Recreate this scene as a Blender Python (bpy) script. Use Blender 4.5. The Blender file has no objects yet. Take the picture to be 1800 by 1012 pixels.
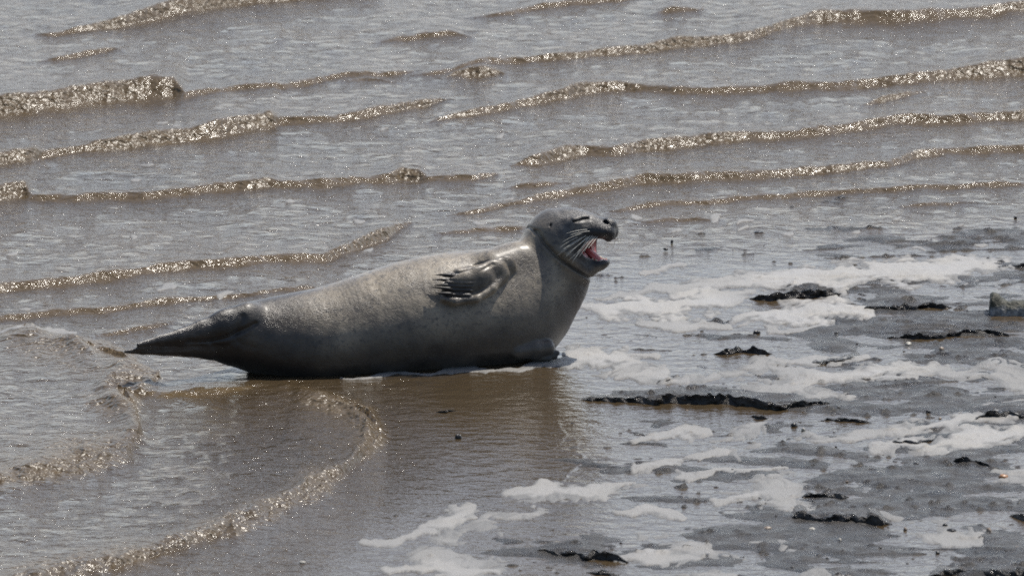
import bpy, math, random
import numpy as np
from mathutils import Vector
random.seed(7)
R = math.radians
scene = bpy.context.scene
C = bpy.context.scene.collection

# ------------------------------------------------------------------ camera
PITCH = R(11.0); DIST = 30.0; FPX = 16200.0        # focal length in pixels of the 1800 px wide photograph
cp, sp = math.cos(PITCH), math.sin(PITCH)
CAM = np.array([0.0, -DIST*cp, DIST*sp])
cam_d = bpy.data.cameras.new('camera'); cam = bpy.data.objects.new('camera', cam_d); C.objects.link(cam)
cam.location = CAM; cam.rotation_euler = (R(90)-PITCH, 0, 0)
cam_d.sensor_width = 36.0; cam_d.lens = 36.0*FPX/1800.0
cam_d.clip_start = 1.0; cam_d.clip_end = 3000.0
cam_d.dof.use_dof = True; cam_d.dof.focus_distance = 28.7; cam_d.dof.aperture_fstop = 9.0
scene.camera = cam

# ------------------------------------------------------------------ light
SUN = np.array([0.36, 0.38, 1.0]); SUN /= np.linalg.norm(SUN)
el = math.asin(SUN[2]); az = math.atan2(SUN[0], SUN[1])
w = bpy.data.worlds.new('World'); scene.world = w; w.use_nodes = True
nt = w.node_tree; nt.nodes.clear()
sky = nt.nodes.new('ShaderNodeTexSky'); sky.sky_type = 'NISHITA'; sky.sun_disc = False
sky.sun_elevation = el; sky.sun_rotation = az; sky.altitude = 0; sky.air_density = 1.0; sky.dust_density = 1.6; sky.ozone_density = 1.0
bg = nt.nodes.new('ShaderNodeBackground'); bg.inputs[1].default_value = 0.15
wo = nt.nodes.new('ShaderNodeOutputWorld')
# bright low haze added on the sun's side to brighten the water's reflection
tcw = nt.nodes.new('ShaderNodeTexCoord'); sxyz = nt.nodes.new('ShaderNodeSeparateXYZ'); nt.links.new(tcw.outputs['Generated'], sxyz.inputs[0])
def wmr(src, a, b, c, d):
    q = nt.nodes.new('ShaderNodeMapRange'); q.interpolation_type = 'SMOOTHSTEP'; nt.links.new(src, q.inputs[0])
    for i_, v_ in enumerate((a, b, c, d)): q.inputs[i_+1].default_value = v_
    return q.outputs[0]
dotn = nt.nodes.new('ShaderNodeVectorMath'); dotn.operation = 'DOT_PRODUCT'; nt.links.new(tcw.outputs['Generated'], dotn.inputs[0])
dotn.inputs[1].default_value = (math.sin(az*.4), math.cos(az*.4), 0)
hz = nt.nodes.new('ShaderNodeMath'); hz.operation = 'MULTIPLY'
nt.links.new(wmr(sxyz.outputs[2], .10, .62, 1, 0), hz.inputs[0]); nt.links.new(wmr(dotn.outputs['Value'], -.1, .8, 0, 1), hz.inputs[1])
vm = nt.nodes.new('ShaderNodeVectorMath'); vm.operation = 'SCALE'; vm.inputs[0].default_value = (3.25, 3.38, 3.68); nt.links.new(hz.outputs[0], vm.inputs['Scale'])
vs = nt.nodes.new('ShaderNodeVectorMath'); vs.operation = 'SCALE'; vs.inputs['Scale'].default_value = .55; nt.links.new(sky.outputs[0], vs.inputs[0])
va = nt.nodes.new('ShaderNodeVectorMath'); va.operation = 'ADD'; nt.links.new(vs.outputs[0], va.inputs[0]); nt.links.new(vm.outputs[0], va.inputs[1])
nt.links.new(va.outputs[0], bg.inputs[0]); nt.links.new(bg.outputs[0], wo.inputs[0])
sl = bpy.data.lights.new('sun', 'SUN'); sl.energy = 3.4; sl.angle = R(0.5); sl.color = (1.0, 0.95, 0.87)
so = bpy.data.objects.new('sun', sl); C.objects.link(so); so.location = (0, 0, 20)
so.rotation_euler = Vector(-SUN).to_track_quat('-Z', 'Y').to_euler()
scene.cycles.use_denoising = False; scene.cycles.filter_width = 1.8; scene.cycles.sample_clamp_direct = 22; scene.cycles.sample_clamp_indirect = 2; scene.cycles.use_adaptive_sampling = False
scene.view_settings.view_transform = 'Standard'; scene.view_settings.look = 'None'
scene.view_settings.exposure = 0.35; scene.view_settings.gamma = 1.0

# ------------------------------------------------------------------ helpers
def ray(px, py):
    px = np.asarray(px, float); py = np.asarray(py, float)
    a = (px-900.0)/FPX; b = -(py-506.0)/FPX
    return np.stack([a+0*b, cp+b*sp+0*a, -sp+b*cp+0*a], -1)
def G(px, py, z=0.0):                       # ground point under a place in the photograph
    d = ray(px, py); t = (z-CAM[2])/d[..., 2]
    return CAM+d*t[..., None]
def on_plane(px, py, P0, n):                # the point of a vertical plane
    d = ray(px, py); t = ((P0-CAM)@n)/(d@n)
    return CAM+d*np.asarray(t)[..., None]

def _h(ix, iy, iz, seed):
    h = (ix.astype(np.int64)*374761393+iy.astype(np.int64)*668265263+iz.astype(np.int64)*2147483647+seed*974634777) & 0xffffffff
    h = ((h ^ (h >> 13))*1274126177) & 0xffffffff
    h = ((h ^ (h >> 15))*2246822519) & 0xffffffff
    return (h ^ (h >> 16)) & 0xffff
def noise2(x, y, seed=0):
    x = np.asarray(x, float); y = np.asarray(y, float)
    xi = np.floor(x); yi = np.floor(y); fx = x-xi; fy = y-yi
    u = fx*fx*fx*(fx*(fx*6-15)+10); v = fy*fy*fy*(fy*(fy*6-15)+10)
    z0 = np.zeros_like(xi)
    def g(dx, dy):
        a = _h(xi+dx, yi+dy, z0, seed)*(2*math.pi/65536)
        return np.cos(a)*(fx-dx)+np.sin(a)*(fy-dy)
    n = (g(0,0)*(1-u)+g(1,0)*u)*(1-v)+(g(0,1)*(1-u)+g(1,1)*u)*v
    return n*1.5
def noise3(x, y, z, seed=0):                # value noise
    xi = np.floor(x); yi = np.floor(y); zi = np.floor(z); fx = x-xi; fy = y-yi; fz = z-zi
    fx = fx*fx*(3-2*fx); fy = fy*fy*(3-2*fy); fz = fz*fz*(3-2*fz)
    def g(a, b, c): return _h(xi+a, yi+b, zi+c, seed)/32768.0-1
    r = 0
    for a in (0, 1):
        for b in (0, 1):
            for c in (0, 1):
                r = r+g(a,b,c)*(fx if a else 1-fx)*(fy if b else 1-fy)*(fz if c else 1-fz)
    return r
def fbm2(x, y, o=4, seed=0):
    r = 0; a = 1.0
    for i in range(o):
        r = r+a*noise2(x*2**i, y*2**i, seed+i*17); a *= 0.5
    return r
def sstep(a, b, x):
    t = np.clip((x-a)/(b-a), 0, 1); return t*t*(3-2*t)

def make_mesh(name, V, F, mat=None, parent=None, attrs=None, smooth=True, link=True):
    V = np.ascontiguousarray(V, np.float32); F = np.ascontiguousarray(F, np.int32)
    k = F.shape[1]
    me = bpy.data.meshes.new(name)
    me.vertices.add(len(V)); me.vertices.foreach_set('co', V.ravel())
    me.loops.add(F.size); me.loops.foreach_set('vertex_index', F.ravel())
    me.polygons.add(len(F)); me.polygons.foreach_set('loop_start', np.arange(0, F.size, k, dtype=np.int32))
    if smooth: me.polygons.foreach_set('use_smooth', np.ones(len(F), bool))
    for an, av in (attrs or {}).items():
        at = me.attributes.new(an, 'FLOAT', 'POINT'); at.data.foreach_set('value', np.ascontiguousarray(av, np.float32).ravel())
    me.update(calc_edges=True)
    if mat: me.materials.append(mat)
    o = bpy.data.objects.new(name, me)
    if link: C.objects.link(o)
    if parent: o.parent = parent
    return o
def tag(o, label=None, cat=None, group=None, kind=None):
    if label: o['label'] = label
    if cat: o['category'] = cat
    if group: o['group'] = group
    if kind: o['kind'] = kind
    return o
def grid_faces(nx, ny):
    i, j = np.meshgrid(np.arange(nx-1), np.arange(ny-1), indexing='ij')
    a = (i*ny+j).ravel()
    return np.stack([a, a+ny, a+ny+1, a+1], 1)

class NT:
    def __init__(s, name):
        s.m = bpy.data.materials.new(name); s.m.use_nodes = True; s.t = s.m.node_tree; s.t.nodes.clear()
        s.out = s.n('ShaderNodeOutputMaterial'); s.p = s.n('ShaderNodeBsdfPrincipled'); s.l(s.p.outputs[0], s.out.inputs[0])
    def n(s, k, **kw):
        x = s.t.nodes.new(k)
        for a, b in kw.items(): setattr(x, a, b)
        return x
    def l(s, a, b): s.t.links.new(a, b)
    def setv(s, inp, v):
        if isinstance(v, (int, float)): inp.default_value = v
        elif isinstance(v, tuple): inp.default_value = v if len(v) == len(inp.default_value) else (*v, 1)
        else: s.l(v, inp)
    def coord(s, scale=(1,1,1)):
        tc = s.n('ShaderNodeTexCoord'); mp = s.n('ShaderNodeMapping'); s.l(tc.outputs['Object'], mp.inputs[0]); mp.inputs['Scale'].default_value = scale
        return mp.outputs[0]
    def noise(s, vec, sc, det=4, rough=.55, dist=0):
        x = s.n('ShaderNodeTexNoise'); s.l(vec, x.inputs['Vector']); x.inputs['Scale'].default_value = sc
        x.inputs['Detail'].default_value = det; x.inputs['Roughness'].default_value = rough; x.inputs['Distortion'].default_value = dist
        return x.outputs[0]
    def voro(s, vec, sc, feat='F1', out='Distance'):
        x = s.n('ShaderNodeTexVoronoi', feature=feat); s.l(vec, x.inputs['Vector']); x.inputs['Scale'].default_value = sc
        return x.outputs[out]
    def ramp(s, v, lo, hi, a=0.0, b=1.0):
        x = s.n('ShaderNodeMapRange'); x.clamp = True; s.l(v, x.inputs[0])
        for i, q in enumerate((lo, hi, a, b)): s.setv(x.inputs[i+1], q)
        return x.outputs[0]
    def math(s, op, a, b=0.0):
        x = s.n('ShaderNodeMath', operation=op); s.setv(x.inputs[0], a); s.setv(x.inputs[1], b); return x.outputs[0]
    def mix(s, f, a, b):
        x = s.n('ShaderNodeMix', data_type='RGBA'); s.setv(x.inputs[0], f); s.setv(x.inputs[6], a); s.setv(x.inputs[7], b); return x.outputs[2]
    def attr(s, name):
        x = s.n('ShaderNodeAttribute', attribute_name=name); return x.outputs['Fac']
    def bump(s, h, dist, strength=1.0, normal=None):
        x = s.n('ShaderNodeBump'); s.l(h, x.inputs['Height']); x.inputs['Distance'].default_value = dist
        s.setv(x.inputs['Strength'], strength)
        if normal: s.l(normal, x.inputs['Normal'])
        return x.outputs[0]
    def fin(s, col, rough, normal=None, **kw):
        s.setv(s.p.inputs['Base Color'], col); s.setv(s.p.inputs['Roughness'], rough)
        if normal: s.l(normal, s.p.inputs['Normal'])
        for a, b in kw.items(): s.setv(s.p.inputs[a.replace('_', ' ')], b)
        return s.m

# ------------------------------------------------------------------ materials
def water_mat():
    m = NT('muddy_water'); v = m.coord(); v2 = m.coord((0.75, 1, 1))
    r = m.attr('ripple'); f = m.attr('froth')
    a = m.noise(v2, 16, 3, .5); b = m.noise(v2, 60, 3, .6, .3); c = m.noise(v, 230, 2, .6)
    n1 = m.bump(a, 0.040, m.math('MULTIPLY', r, .60)); n2 = m.bump(b, 0.010, m.math('MULTIPLY', r, .70), n1)
    n2 = m.bump(m.noise(v, 46, 1, .5), 0.021, f, n2)
    n3 = m.bump(c, 0.0014, m.math('MULTIPLY', r, .3), n2)
    big = m.noise(v, .8, 3)
    col = m.mix(m.ramp(big, .35, .65), (.062, .044, .024), (.080, .057, .032))
    col = m.mix(m.math('MULTIPLY', m.attr('face'), .85), col, (.128, .090, .046))  # glow of backlit wave faces painted in as a lighter brown
    return m.fin(col, m.math('ADD', .07, m.math('MULTIPLY', f, .25)), n3, IOR=1.40)
def mud_mat(name='wet_mud', dark=1.0, rough=.42):
    m = NT(name); v = m.coord()
    a = m.noise(v, 7, 5, .6); b = m.noise(v, 90, 4, .65); c = m.noise(v, 260, 3, .6)
    col = m.mix(m.ramp(a, .35, .65), (.024*dark, .022*dark, .020*dark), (.066*dark, .060*dark, .054*dark))
    col = m.mix(m.ramp(b, .55, .75), col, (.040*dark, .034*dark, .030*dark))
    n1 = m.bump(b, 0.011, 1.0); n2 = m.bump(c, 0.003, .8, n1)
    rr = m.ramp(m.noise(v, 18, 4), .35, .65, rough-.22, rough+.10)
    return m.fin(col, rr, n2, IOR=1.4)
def foam_mat():
    m = NT('foam'); v = m.coord()
    bub = m.voro(v, 260, 'SMOOTH_F1'); b2 = m.noise(v, 120, 4, .6)
    th = m.attr('thick')
    col = m.mix(m.ramp(m.noise(v, 5, 3), .35, .7), (.35, .34, .325), (.34, .32, .285))
    col = m.mix(th, (.17, .165, .155), col)
    n1 = m.bump(bub, 0.003, .5); n2 = m.bump(b2, 0.004, .6, n1)
    return m.fin(col, .5, n2)
def fur_mat():
    m = NT('wet_seal_fur'); v = m.coord()
    dark = m.attr('dark'); head = m.attr('head'); mouth = m.attr('mouth'); wet = m.attr('wet'); belly = m.attr('belly')
    big = m.noise(v, 7, 4, .6, .2)
    col = m.mix(m.ramp(big, .38, .62), (.130, .108, .080), (.315, .262, .188))
    col = m.mix(m.math('MULTIPLY', belly, m.ramp(m.noise(v, 11, 4), .3, .65, .72, 1.0)), col, (.024, .021, .018))  # wet lower coat, painted darker still to offset bounced light
    sp1 = m.noise(v, 62, 3, .5, .5); sp2 = m.noise(v, 85, 3, .5)
    col = m.mix(m.ramp(sp1, .56, .66, 0, .55), col, (.045, .042, .040))
    col = m.mix(m.ramp(sp2, .57, .66, 0, .6), col, (.060, .052, .045))
    col = m.mix(wet, col, m.mix(m.ramp(big, .4, .6), (.013, .011, .010), (.036, .028, .022)))
    col = m.mix(m.math('MULTIPLY', head, .75), col, m.mix(m.ramp(sp1, .4, .6), (.066, .072, .082), (.028, .031, .038)))  # blue-grey of the shaded head, painted into the fur colour
    col = m.mix(dark, col, (.008, .008, .010))
    col = m.mix(mouth, col, m.mix(m.ramp(m.noise(v, 40, 3), .4, .6), (.42, .070, .065), (.24, .028, .032)))
    hv = m.n('ShaderNodeMapping'); m.l(v, hv.inputs[0]); hv.inputs['Scale'].default_value = (0.35, 1, 1)
    hair = m.noise(hv.outputs[0], 420, 3, .6); lump = m.noise(v, 24, 4, .55)
    n1 = m.bump(lump, 0.012, .4); n2 = m.bump(hair, 0.0022, .8, n1)
    rg = m.math('SUBTRACT', m.ramp(m.noise(v, 9, 4), .35, .65, .30, .50), m.math('MULTIPLY', wet, .10))
    rg = m.math('SUBTRACT', rg, m.math('ADD', m.math('MULTIPLY', mouth, .15), m.math('MULTIPLY', dark, .04)))
    return m.fin(col, rg, n2, IOR=1.5, Coat_Weight=m.math('MULTIPLY', .35, m.math('SUBTRACT', 1.0, m.math('MAXIMUM', m.math('MULTIPLY', wet, .55), m.math('MAXIMUM', dark, m.math('MULTIPLY', head, .6))))), Coat_Roughness=.30, Sheen_Weight=.12, Sheen_Roughness=.5)
def simple(name, col, rough, var=.3, sc=30, bmp=.002):
    m = NT(name); v = m.coord(); n = m.noise(v, sc, 4)
    c = m.mix(m.ramp(n, .3, .7), tuple(x*(1-var) for x in col), tuple(x*(1+var) for x in col))
    return m.fin(c, rough, m.bump(n, bmp, .7))
M_water = water_mat(); M_mud = mud_mat(); M_ledge = mud_mat('dark_mud_ledge', 1.5, .30); M_foam = foam_mat(); M_fur = fur_mat()

# ------------------------------------------------------------------ the sheet grid shared by mud and water
def axis(lo, hi, step, far):
    a = list(np.arange(lo, hi+step*.5, step)); s = step; x = a[-1]; up = []
    while x < far: s *= 1.28; x += s; up.append(x)
    s = step; x = a[0]; dn = []
    while x > -far: s *= 1.28; x -= s; dn.append(x)
    return np.array(dn[::-1]+a+up)
YK = 0.195                                   # depth counts this much in the distances below

def poly_dist(X, Y, P, closed=False):
    """distance to a polyline on the ground (depth squeezed by YK), parameter of the nearest point, inside flag"""
    P = np.asarray(P, float)
    A = P if closed else P[:-1]; B = np.roll(P, -1, 0) if closed else P[1:]
    best = np.full(X.shape, 1e9); par = np.zeros(X.shape); ins = np.zeros(X.shape, bool)
    Ys = Y*YK
    for i, (a, b) in enumerate(zip(A, B)):
        ax, ay, bx, by = a[0], a[1]*YK, b[0], b[1]*YK
        dx, dy = bx-ax, by-ay; L = dx*dx+dy*dy+1e-12
        t = np.clip(((X-ax)*dx+(Ys-ay)*dy)/L, 0, 1)
        d = (X-ax-t*dx)**2+(Ys-ay-t*dy)**2
        q = d < best; best = np.where(q, d, best); par = np.where(q, i+t, par)
        if closed:
            c = (ay > Ys) != (by > Ys)
            with np.errstate(divide='ignore', invalid='ignore'):
                xi = ax+(Ys-ay)/(by-ay+1e-15)*dx
            ins ^= c & (X < xi)
    return np.sqrt(best), par, ins

# crest lines: (px, py, thickness of the brown face in px, how broken)
WAVES = [
 [(40,64,4,0),(110,58,8,.4),(190,44,16,.8),(300,20,30,1),(420,0,30,1),(560,-10,20,.6),(700,-18,10,0)],
 [(-200,215,30,1),(0,192,32,1),(100,180,38,1),(220,164,42,1),(305,159,42,1),(325,172,12,.2),(420,155,10,.1),(500,150,10,.15),(600,133,9,0),(700,128,7,0),(760,126,2,0)],
 [(50,112,2,0),(110,102,9,.2),(150,97,10,.3),(200,88,10,.6),(235,95,2,.1)],
 [(-200,318,20,.9),(0,285,24,.9),(60,275,20,.9),(75,270,11,.4),(150,262,14,.5),(250,248,22,.9),(350,236,28,1),(420,223,30,1),(475,213,32,1),(490,214,13,.1),(580,212,13,.2),(650,199,15,.7),(720,187,15,.6),(775,177,11,.5),(805,176,2,0)],
 [(-150,352,26,1),(0,345,26,1),(42,340,24,.9),(54,348,10,0),(150,345,13,.05),(250,344,13,.05),(350,336,15,.1),(420,326,15,.3),(470,324,17,.7),(500,326,12,.1),(600,320,13,.05),(680,314,15,.2),(705,305,21,.8),(735,306,21,.8),(750,313,8,.1),(830,312,8,.2),(870,306,13,.8),(892,309,3,.2)],
 [(880,298,3,.3),(920,286,14,.9),(1000,268,24,.9),(1030,266,19,.4),(1080,268,15,.3),(1130,258,19,.8),(1200,250,19,.6),(1300,243,17,.6),(1400,238,13,.1),(1500,226,13,.3),(1570,213,17,.4),(1700,211,15,.2),(1800,203,17,.7),(2000,192,17,.5)],
 [(765,378,3,.5),(830,368,8,.5),(890,358,5,.3),(950,346,10,.6),(1060,329,13,.1),(1120,319,15,.2),(1250,312,14,.2),(1350,307,13,.2),(1400,302,13,.6),(1480,297,13,.6),(1560,289,11,.4),(1610,273,13,.6),(1660,267,11,.2),(1800,259,13,.1),(2000,250,11,.1)],
 [(730,222,3,.2),(800,205,9,.6),(850,195,13,.5),(900,187,13,.5),(960,174,17,.7),(1030,159,19,.9),(1100,154,13,.6),(1180,161,10,0),(1280,159,11,.1),(1400,153,15,.1),(1500,149,17,.2),(1600,141,17,.6),(1680,131,20,.7),(1740,124,28,.9),(1800,120,30,1),(2000,108,28,1)],
 [(765,142,3,.2),(800,131,15,.8),(850,126,20,1),(880,129,15,.8),(905,140,3,.1)],
 [(690,137,3,0),(780,127,7,0),(900,107,11,.1),(980,102,13,.6),(1050,95,13,.8),(1130,85,16,.9),(1200,75,20,1),(1290,67,16,.9),(1360,52,14,.9),(1400,41,14,.6),(1440,31,22,.6),(1500,31,24,.4),(1600,31,20,.3),(1700,25,18,.3),(1800,15,22,.6),(2000,4,22,.5)],
 [(1490,194,2,.3),(1560,176,10,.7),(1620,164,10,.8),(1650,168,2,.2)],
 [(-150,520,12,.3),(0,506,15,.4),(100,496,14,.4),(200,484,13,.2),(320,470,13,.7),(400,463,13,.3),(500,454,13,.05),(570,449,13,.2),(620,434,16,.8),(680,409,19,.8),(715,389,17,.7),(738,384,4,.3)],
 [(-100,568,6,.1),(60,555,9,.1),(180,544,9,.2),(300,530,9,.3),(350,526,6,.5),(450,518,5,.5),(600,498,5,.1)],
 [(735,414,2,.4),(800,408,6,.1),(900,400,7,.0),(960,394,2,0)],
 [(1040,374,2,0),(1150,360,8,.1),(1300,347,8,.05),(1400,340,8,0),(1600,330,7,0),(1900,322,6,0)],
 [(1080,391,2,0),(1180,385,6,0),(1300,386,2,0)],
 [(1540,368,2,.1),(1620,360,6,.1),(1740,356,3,0)],
 [(800,34,2,.1),(900,22,8,.1),(1000,6,9,.3),(1150,-6,8,.4)],
 [(1130,28,2,.2),(1180,20,11,.3),(1260,18,2,0)],
 [(640,80,2,.05),(740,65,11,0),(800,63,9,0),(850,72,2,0)],
 [(860,333,2,0),(930,327,10,0),(1030,325,2,0)],
 [(560,150,2,0),(640,140,6,0),(740,150,2,0)],
 [(215,690,2,0),(255,698,10,0),(300,696,10,0),(380,690,9,0),(440,681,7,0),(490,672,2,0)],  # ridge added to show the tail's dark shadow strip on the water
 [(120,605,2,0),(200,585,6,.1),(280,573,6,.2),(330,566,2,0)],
]
T1 = [(-900,548),(-300,560),(0,575),(60,584),(130,602),(200,630),(250,648),(282,668),(262,684),(205,688),(222,702),(240,730),(248,770),(218,803),(150,826),(60,850),(-50,872),(-400,930),(-900,990)]
T2 = [(-900,640),(-200,660),(200,700),(400,688),(520,680),(590,704),(650,733),(670,765),(645,800),(600,838),(530,880),(450,918),(330,960),(200,1000),(50,1035),(-300,1110),(-900,1200)]
def gpts(l): p = G([a[0] for a in l], [a[1] for a in l]); return p[:, :2]

def water_height(X, Y):
    z = np.zeros(X.shape); froth = np.zeros(X.shape); facem = np.zeros(X.shape)
    wob = fbm2(X*2.2, Y*.9, 3, 5)
    calm = calm_mask(X, Y)
    for wi, wv in enumerate(WAVES):
        a = np.array(wv, float); p = G(a[:, 0], a[:, 1]); o = np.argsort(p[:, 0])
        cx = p[o, 0]; cy = p[o, 1]; th = a[o, 2]; br = a[o, 3]
        Yc = np.interp(X, cx, cy)+.03*noise2(X*5+wi*9, X*0+wi, 3)+.012*noise2(X*17+wi*5, Y*3, 4)
        T = np.interp(X, cx, th, left=0, right=0); B = sstep(.12, .8, np.interp(X, cx, br, left=0, right=0))
        T = T*(1+.25*noise2(X*7+wi*3, X*0+2.2, 8))*sstep(cx[0], cx[0]+.14, X)*sstep(cx[-1], cx[-1]-.14, X)
        amp = .76*T/530.0; wd = np.maximum((.42-.06*B)*T/100.0, .004)
        d = Y-Yc; u = np.clip(-d/wd, 0, 1)
        front = 1-u*u*(3-2*u)
        L = .10+amp*7
        back = np.exp(-np.maximum(d, 0)/L)
        prof = np.where(d < 0, front, back)
        z += amp*prof - amp*.18*np.exp(-((d+wd*1.5)/(wd*1.0+.03))**2)
        face = np.exp(-((d+wd*.45)/(wd*.75+.008))**2)*(T > 1)
        froth = np.maximum(froth, B*face); facem = np.maximum(facem, face*sstep(0, 8, T))
    # thin sheets of water that run up over the flat
    for P, st, rim, rw in ((T2, .011, .017, .022), (T1, .013, .022, .040)):
        D, par, ins = poly_dist(X, Y, gpts(P), True)
        D = D+.018*noise2(X*6, Y*2, 31)+.010*noise2(X*17, Y*6, 33)+.005*noise2(X*40, Y*14, 32)
        s = np.where(ins, D, -D); on = sstep(3.7, 4.6, par)*sstep(15.5, 14.5, par) if P is T2 else sstep(1.5, 3, par)*sstep(17.5, 16.5, par)
        z += (st*sstep(-.004, .02+rw*.3, s)+rim*np.exp(-((s-.016)/(rw*.8))**2)*(1+.5*noise2(X*12, Y*5, 35)))*(.25+.75*on)
        fr = np.exp(-(np.where(s < rw*.6, s-rw*.6, (s-rw*.6)*.6)/rw)**2)*(1.5+.7*noise2(X*6, Y*2, 36))*on
        fr = fr*np.where(ins | (D < .02), 1, 0)
        froth = np.maximum(froth, np.clip(fr, 0, 1))
    far = sstep(-1.4, .4, Y-.35*X*0)
    # small chop over the open water
    z += far*(.008*noise2(X*1.6+.3*wob, Y*1.1, 11)+.0055*noise2(X*4.2, Y*2.6, 12)+.0038*noise2(X*9, Y*6, 13)+.0020*noise2(X*19+.5*wob, Y*12, 17))*(1-.75*calm)
    lft = sstep(-.2, -1.1, X)*(1-far)
    z += lft*(.0035*noise2(X*5, Y*3.2, 14)+.0028*noise2(X*12, Y*8, 15)+.0015*noise2(X*26, Y*15, 16))
    # broken, lumpy faces
    bx = noise2(X*30, Y*26, 21); b2 = noise2(X*62, Y*50, 22)
    froth = np.clip(froth, 0, 1)*(.72+.5*noise2(X*5, Y*2.2, 24)); froth = np.clip(froth, 0, 1)
    z += froth**1.6*(.0030*bx+.0012*b2+.004*np.abs(noise2(X*13, Y*9, 23)))
    # the sharp little surge line under the seal
    for P in ([(978,736),(984,752),(994,765),(985,778),(968,790)], [(985,790),(1010,794),(1026,802),(1022,815),(1000,830),(985,850)]):
        D, par, ins = poly_dist(X, Y, gpts(P))
        z += .0018*np.exp(-(D/.005)**2)+.0005*np.cos(D*520)*np.exp(-D/.03)
    rip = .30+.65*(1-calm)*(1-.6*np.clip(froth, 0, 1))
    return z, froth, rip, np.maximum(facem, froth)

def calm_mask(X, Y):                        # 1 on the still film of water over the mud at the right
    P = gpts([(740,640),(700,700),(720,800),(560,930),(420,1100),(3000,1300),(3000,345),(1900,352),(1300,396),(1080,408),(960,470)])
    D, par, ins = poly_dist(X, Y, P, True)
    s = np.where(ins, D, -D)+.02*noise2(X*3, Y*1.2, 41)
    return sstep(-.03, .16, s)

CTRL = np.array([(1100,450,-7),(1300,420,-4),(1500,425,-1),(1750,425,1),(1100,560,-8),(1300,620,1),(1500,590,3),(1750,600,4),(1100,680,-6),(1250,740,-4),(1500,740,0),
 (1780,800,5),(1000,900,-3),(1200,880,0),(1500,890,6),(1780,900,4),(1000,985,3),(1300,985,5),(1650,975,-2),(900,850,-9),(700,950,-14),(800,750,-18),(1000,400,-20),(1300,360,-18),
 (1700,350,-14),(200,800,-50),(200,400,-50),(900,200,-60),(1700,200,-60),(1800,1100,9),(1300,1100,8),(2300,900,12),(2300,500,8),(2300,350,-8),(600,640,-30),(-400,600,-60)], float)
SHELF = [[(1010,703,5),(1110,706,10),(1190,706,20),(1290,713,20),(1400,715,12),(1480,712,4)], [(1308,522,4),(1400,525,14),(1492,520,6)], [(1500,540,5),(1590,544,12),(1685,539,5)], [(1245,624,5),(1362,618,4)],
 [(1545,598,5),(1640,594,9),(1785,586,3)], [(1384,905,9),(1450,913,14),(1578,922,5)], [(1400,869,6),(1494,868,5)], [(1662,810,4),(1757,819,4)], [(1695,739,5),(1800,735,12),(1900,733,12)],
 [(922,972,5),(1040,983,12),(1112,987,3)], [(1430,737,5),(1545,744,5)], [(1620,1010,5),(1800,1012,15),(1900,1009,12)], [(1765,906,7),(1870,907,12)], [(1548,779,3),(1652,775,3)]]
def mud_height(X, Y):
    return _mud(X, Y)+shelf(X, Y)
def shelf(X, Y):
    z = np.zeros(X.shape); w1 = .08*noise2(X*6, Y*3, 63)
    for l in SHELF:
        a = np.array(l, float); p = G(a[:, 0], a[:, 1]); h = np.interp(X, p[:, 0], a[:, 2], left=0, right=0)/535
        e = sstep(p[0, 0]-.02, p[0, 0]+.16, X)*sstep(p[-1, 0]+.02, p[-1, 0]-.16, X); d = Y-np.interp(X, p[:, 0], p[:, 1])+w1*.5
        z = np.maximum(z, e*.62*h*sstep(-.02, .03, d)*np.exp(-(np.maximum(d-.04, 0)/(.22+w1))**2))
    return z
def _mud(X, Y):
    p = G(CTRL[:, 0], CTRL[:, 1]); num = np.zeros(X.shape); den = np.full(X.shape, 1e-9)
    for (x, y, _), h in zip(p, CTRL[:, 2]):
        ww = 1/(((X-x)**2+((Y-y)*.35)**2)+.01)**1.6; num += ww*h; den += ww
    b = num/den*.001-.0022
    wx = X+.12*noise2(X*2, Y*2, 58)
    n = .0085*noise2(wx*2.1, Y*3.0, 51)+.0085*noise2(wx*5.5, Y*8, 52)+.0022*noise2(X*14, Y*17, 53)+.0012*noise2(X*38, Y*40, 54)+.0006*noise2(X*90, Y*80, 55)
    rid = 1-np.abs(noise2(X*3.2, Y*9.0, 56)); n += .006*np.clip(rid-.86, 0, 1)/.14*sstep(.0, .5, noise2(X*1.3, Y*2, 57))
    n += .022*np.clip(noise2(X*19, Y*26, 59)+.4*noise2(X*55, Y*60, 60)-.42, 0, 1)*sstep(-.25, .35, noise2(X*2.3, Y*5, 61))
    return b+n

xs = axis(-2.9, 2.9, .0065, 500); ys = axis(-5.2, 7.6, .0105, 900)
X, Y = np.meshgrid(xs, ys, indexing='ij')
Z, froth, rip, facem = water_height(X, Y)
edge = sstep(12, 6, np.abs(X))*sstep(16, 10, np.abs(Y)); Z *= edge
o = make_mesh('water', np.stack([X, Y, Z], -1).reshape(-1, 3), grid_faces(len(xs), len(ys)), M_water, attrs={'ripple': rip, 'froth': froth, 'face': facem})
tag(o, 'muddy brown shallow sea water with low waves and swash', kind='structure')
xs = axis(-.6, 2.9, .0075, 500); ys = axis(-5.2, 2.2, .0105, 900)
X, Y = np.meshgrid(xs, ys, indexing='ij')
Z = mud_height(X, Y); Z = np.where((np.abs(X) > 5) | (Y > 3.5) | (Y < -9), np.minimum(Z, -.02), Z)
o = make_mesh('mudflat', np.stack([X, Y, Z], -1).reshape(-1, 3), grid_faces(len(xs), len(ys)), M_mud)
tag(o, 'wet grey mudflat showing through the thin water', kind='structure')
del X, Y, Z

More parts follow.
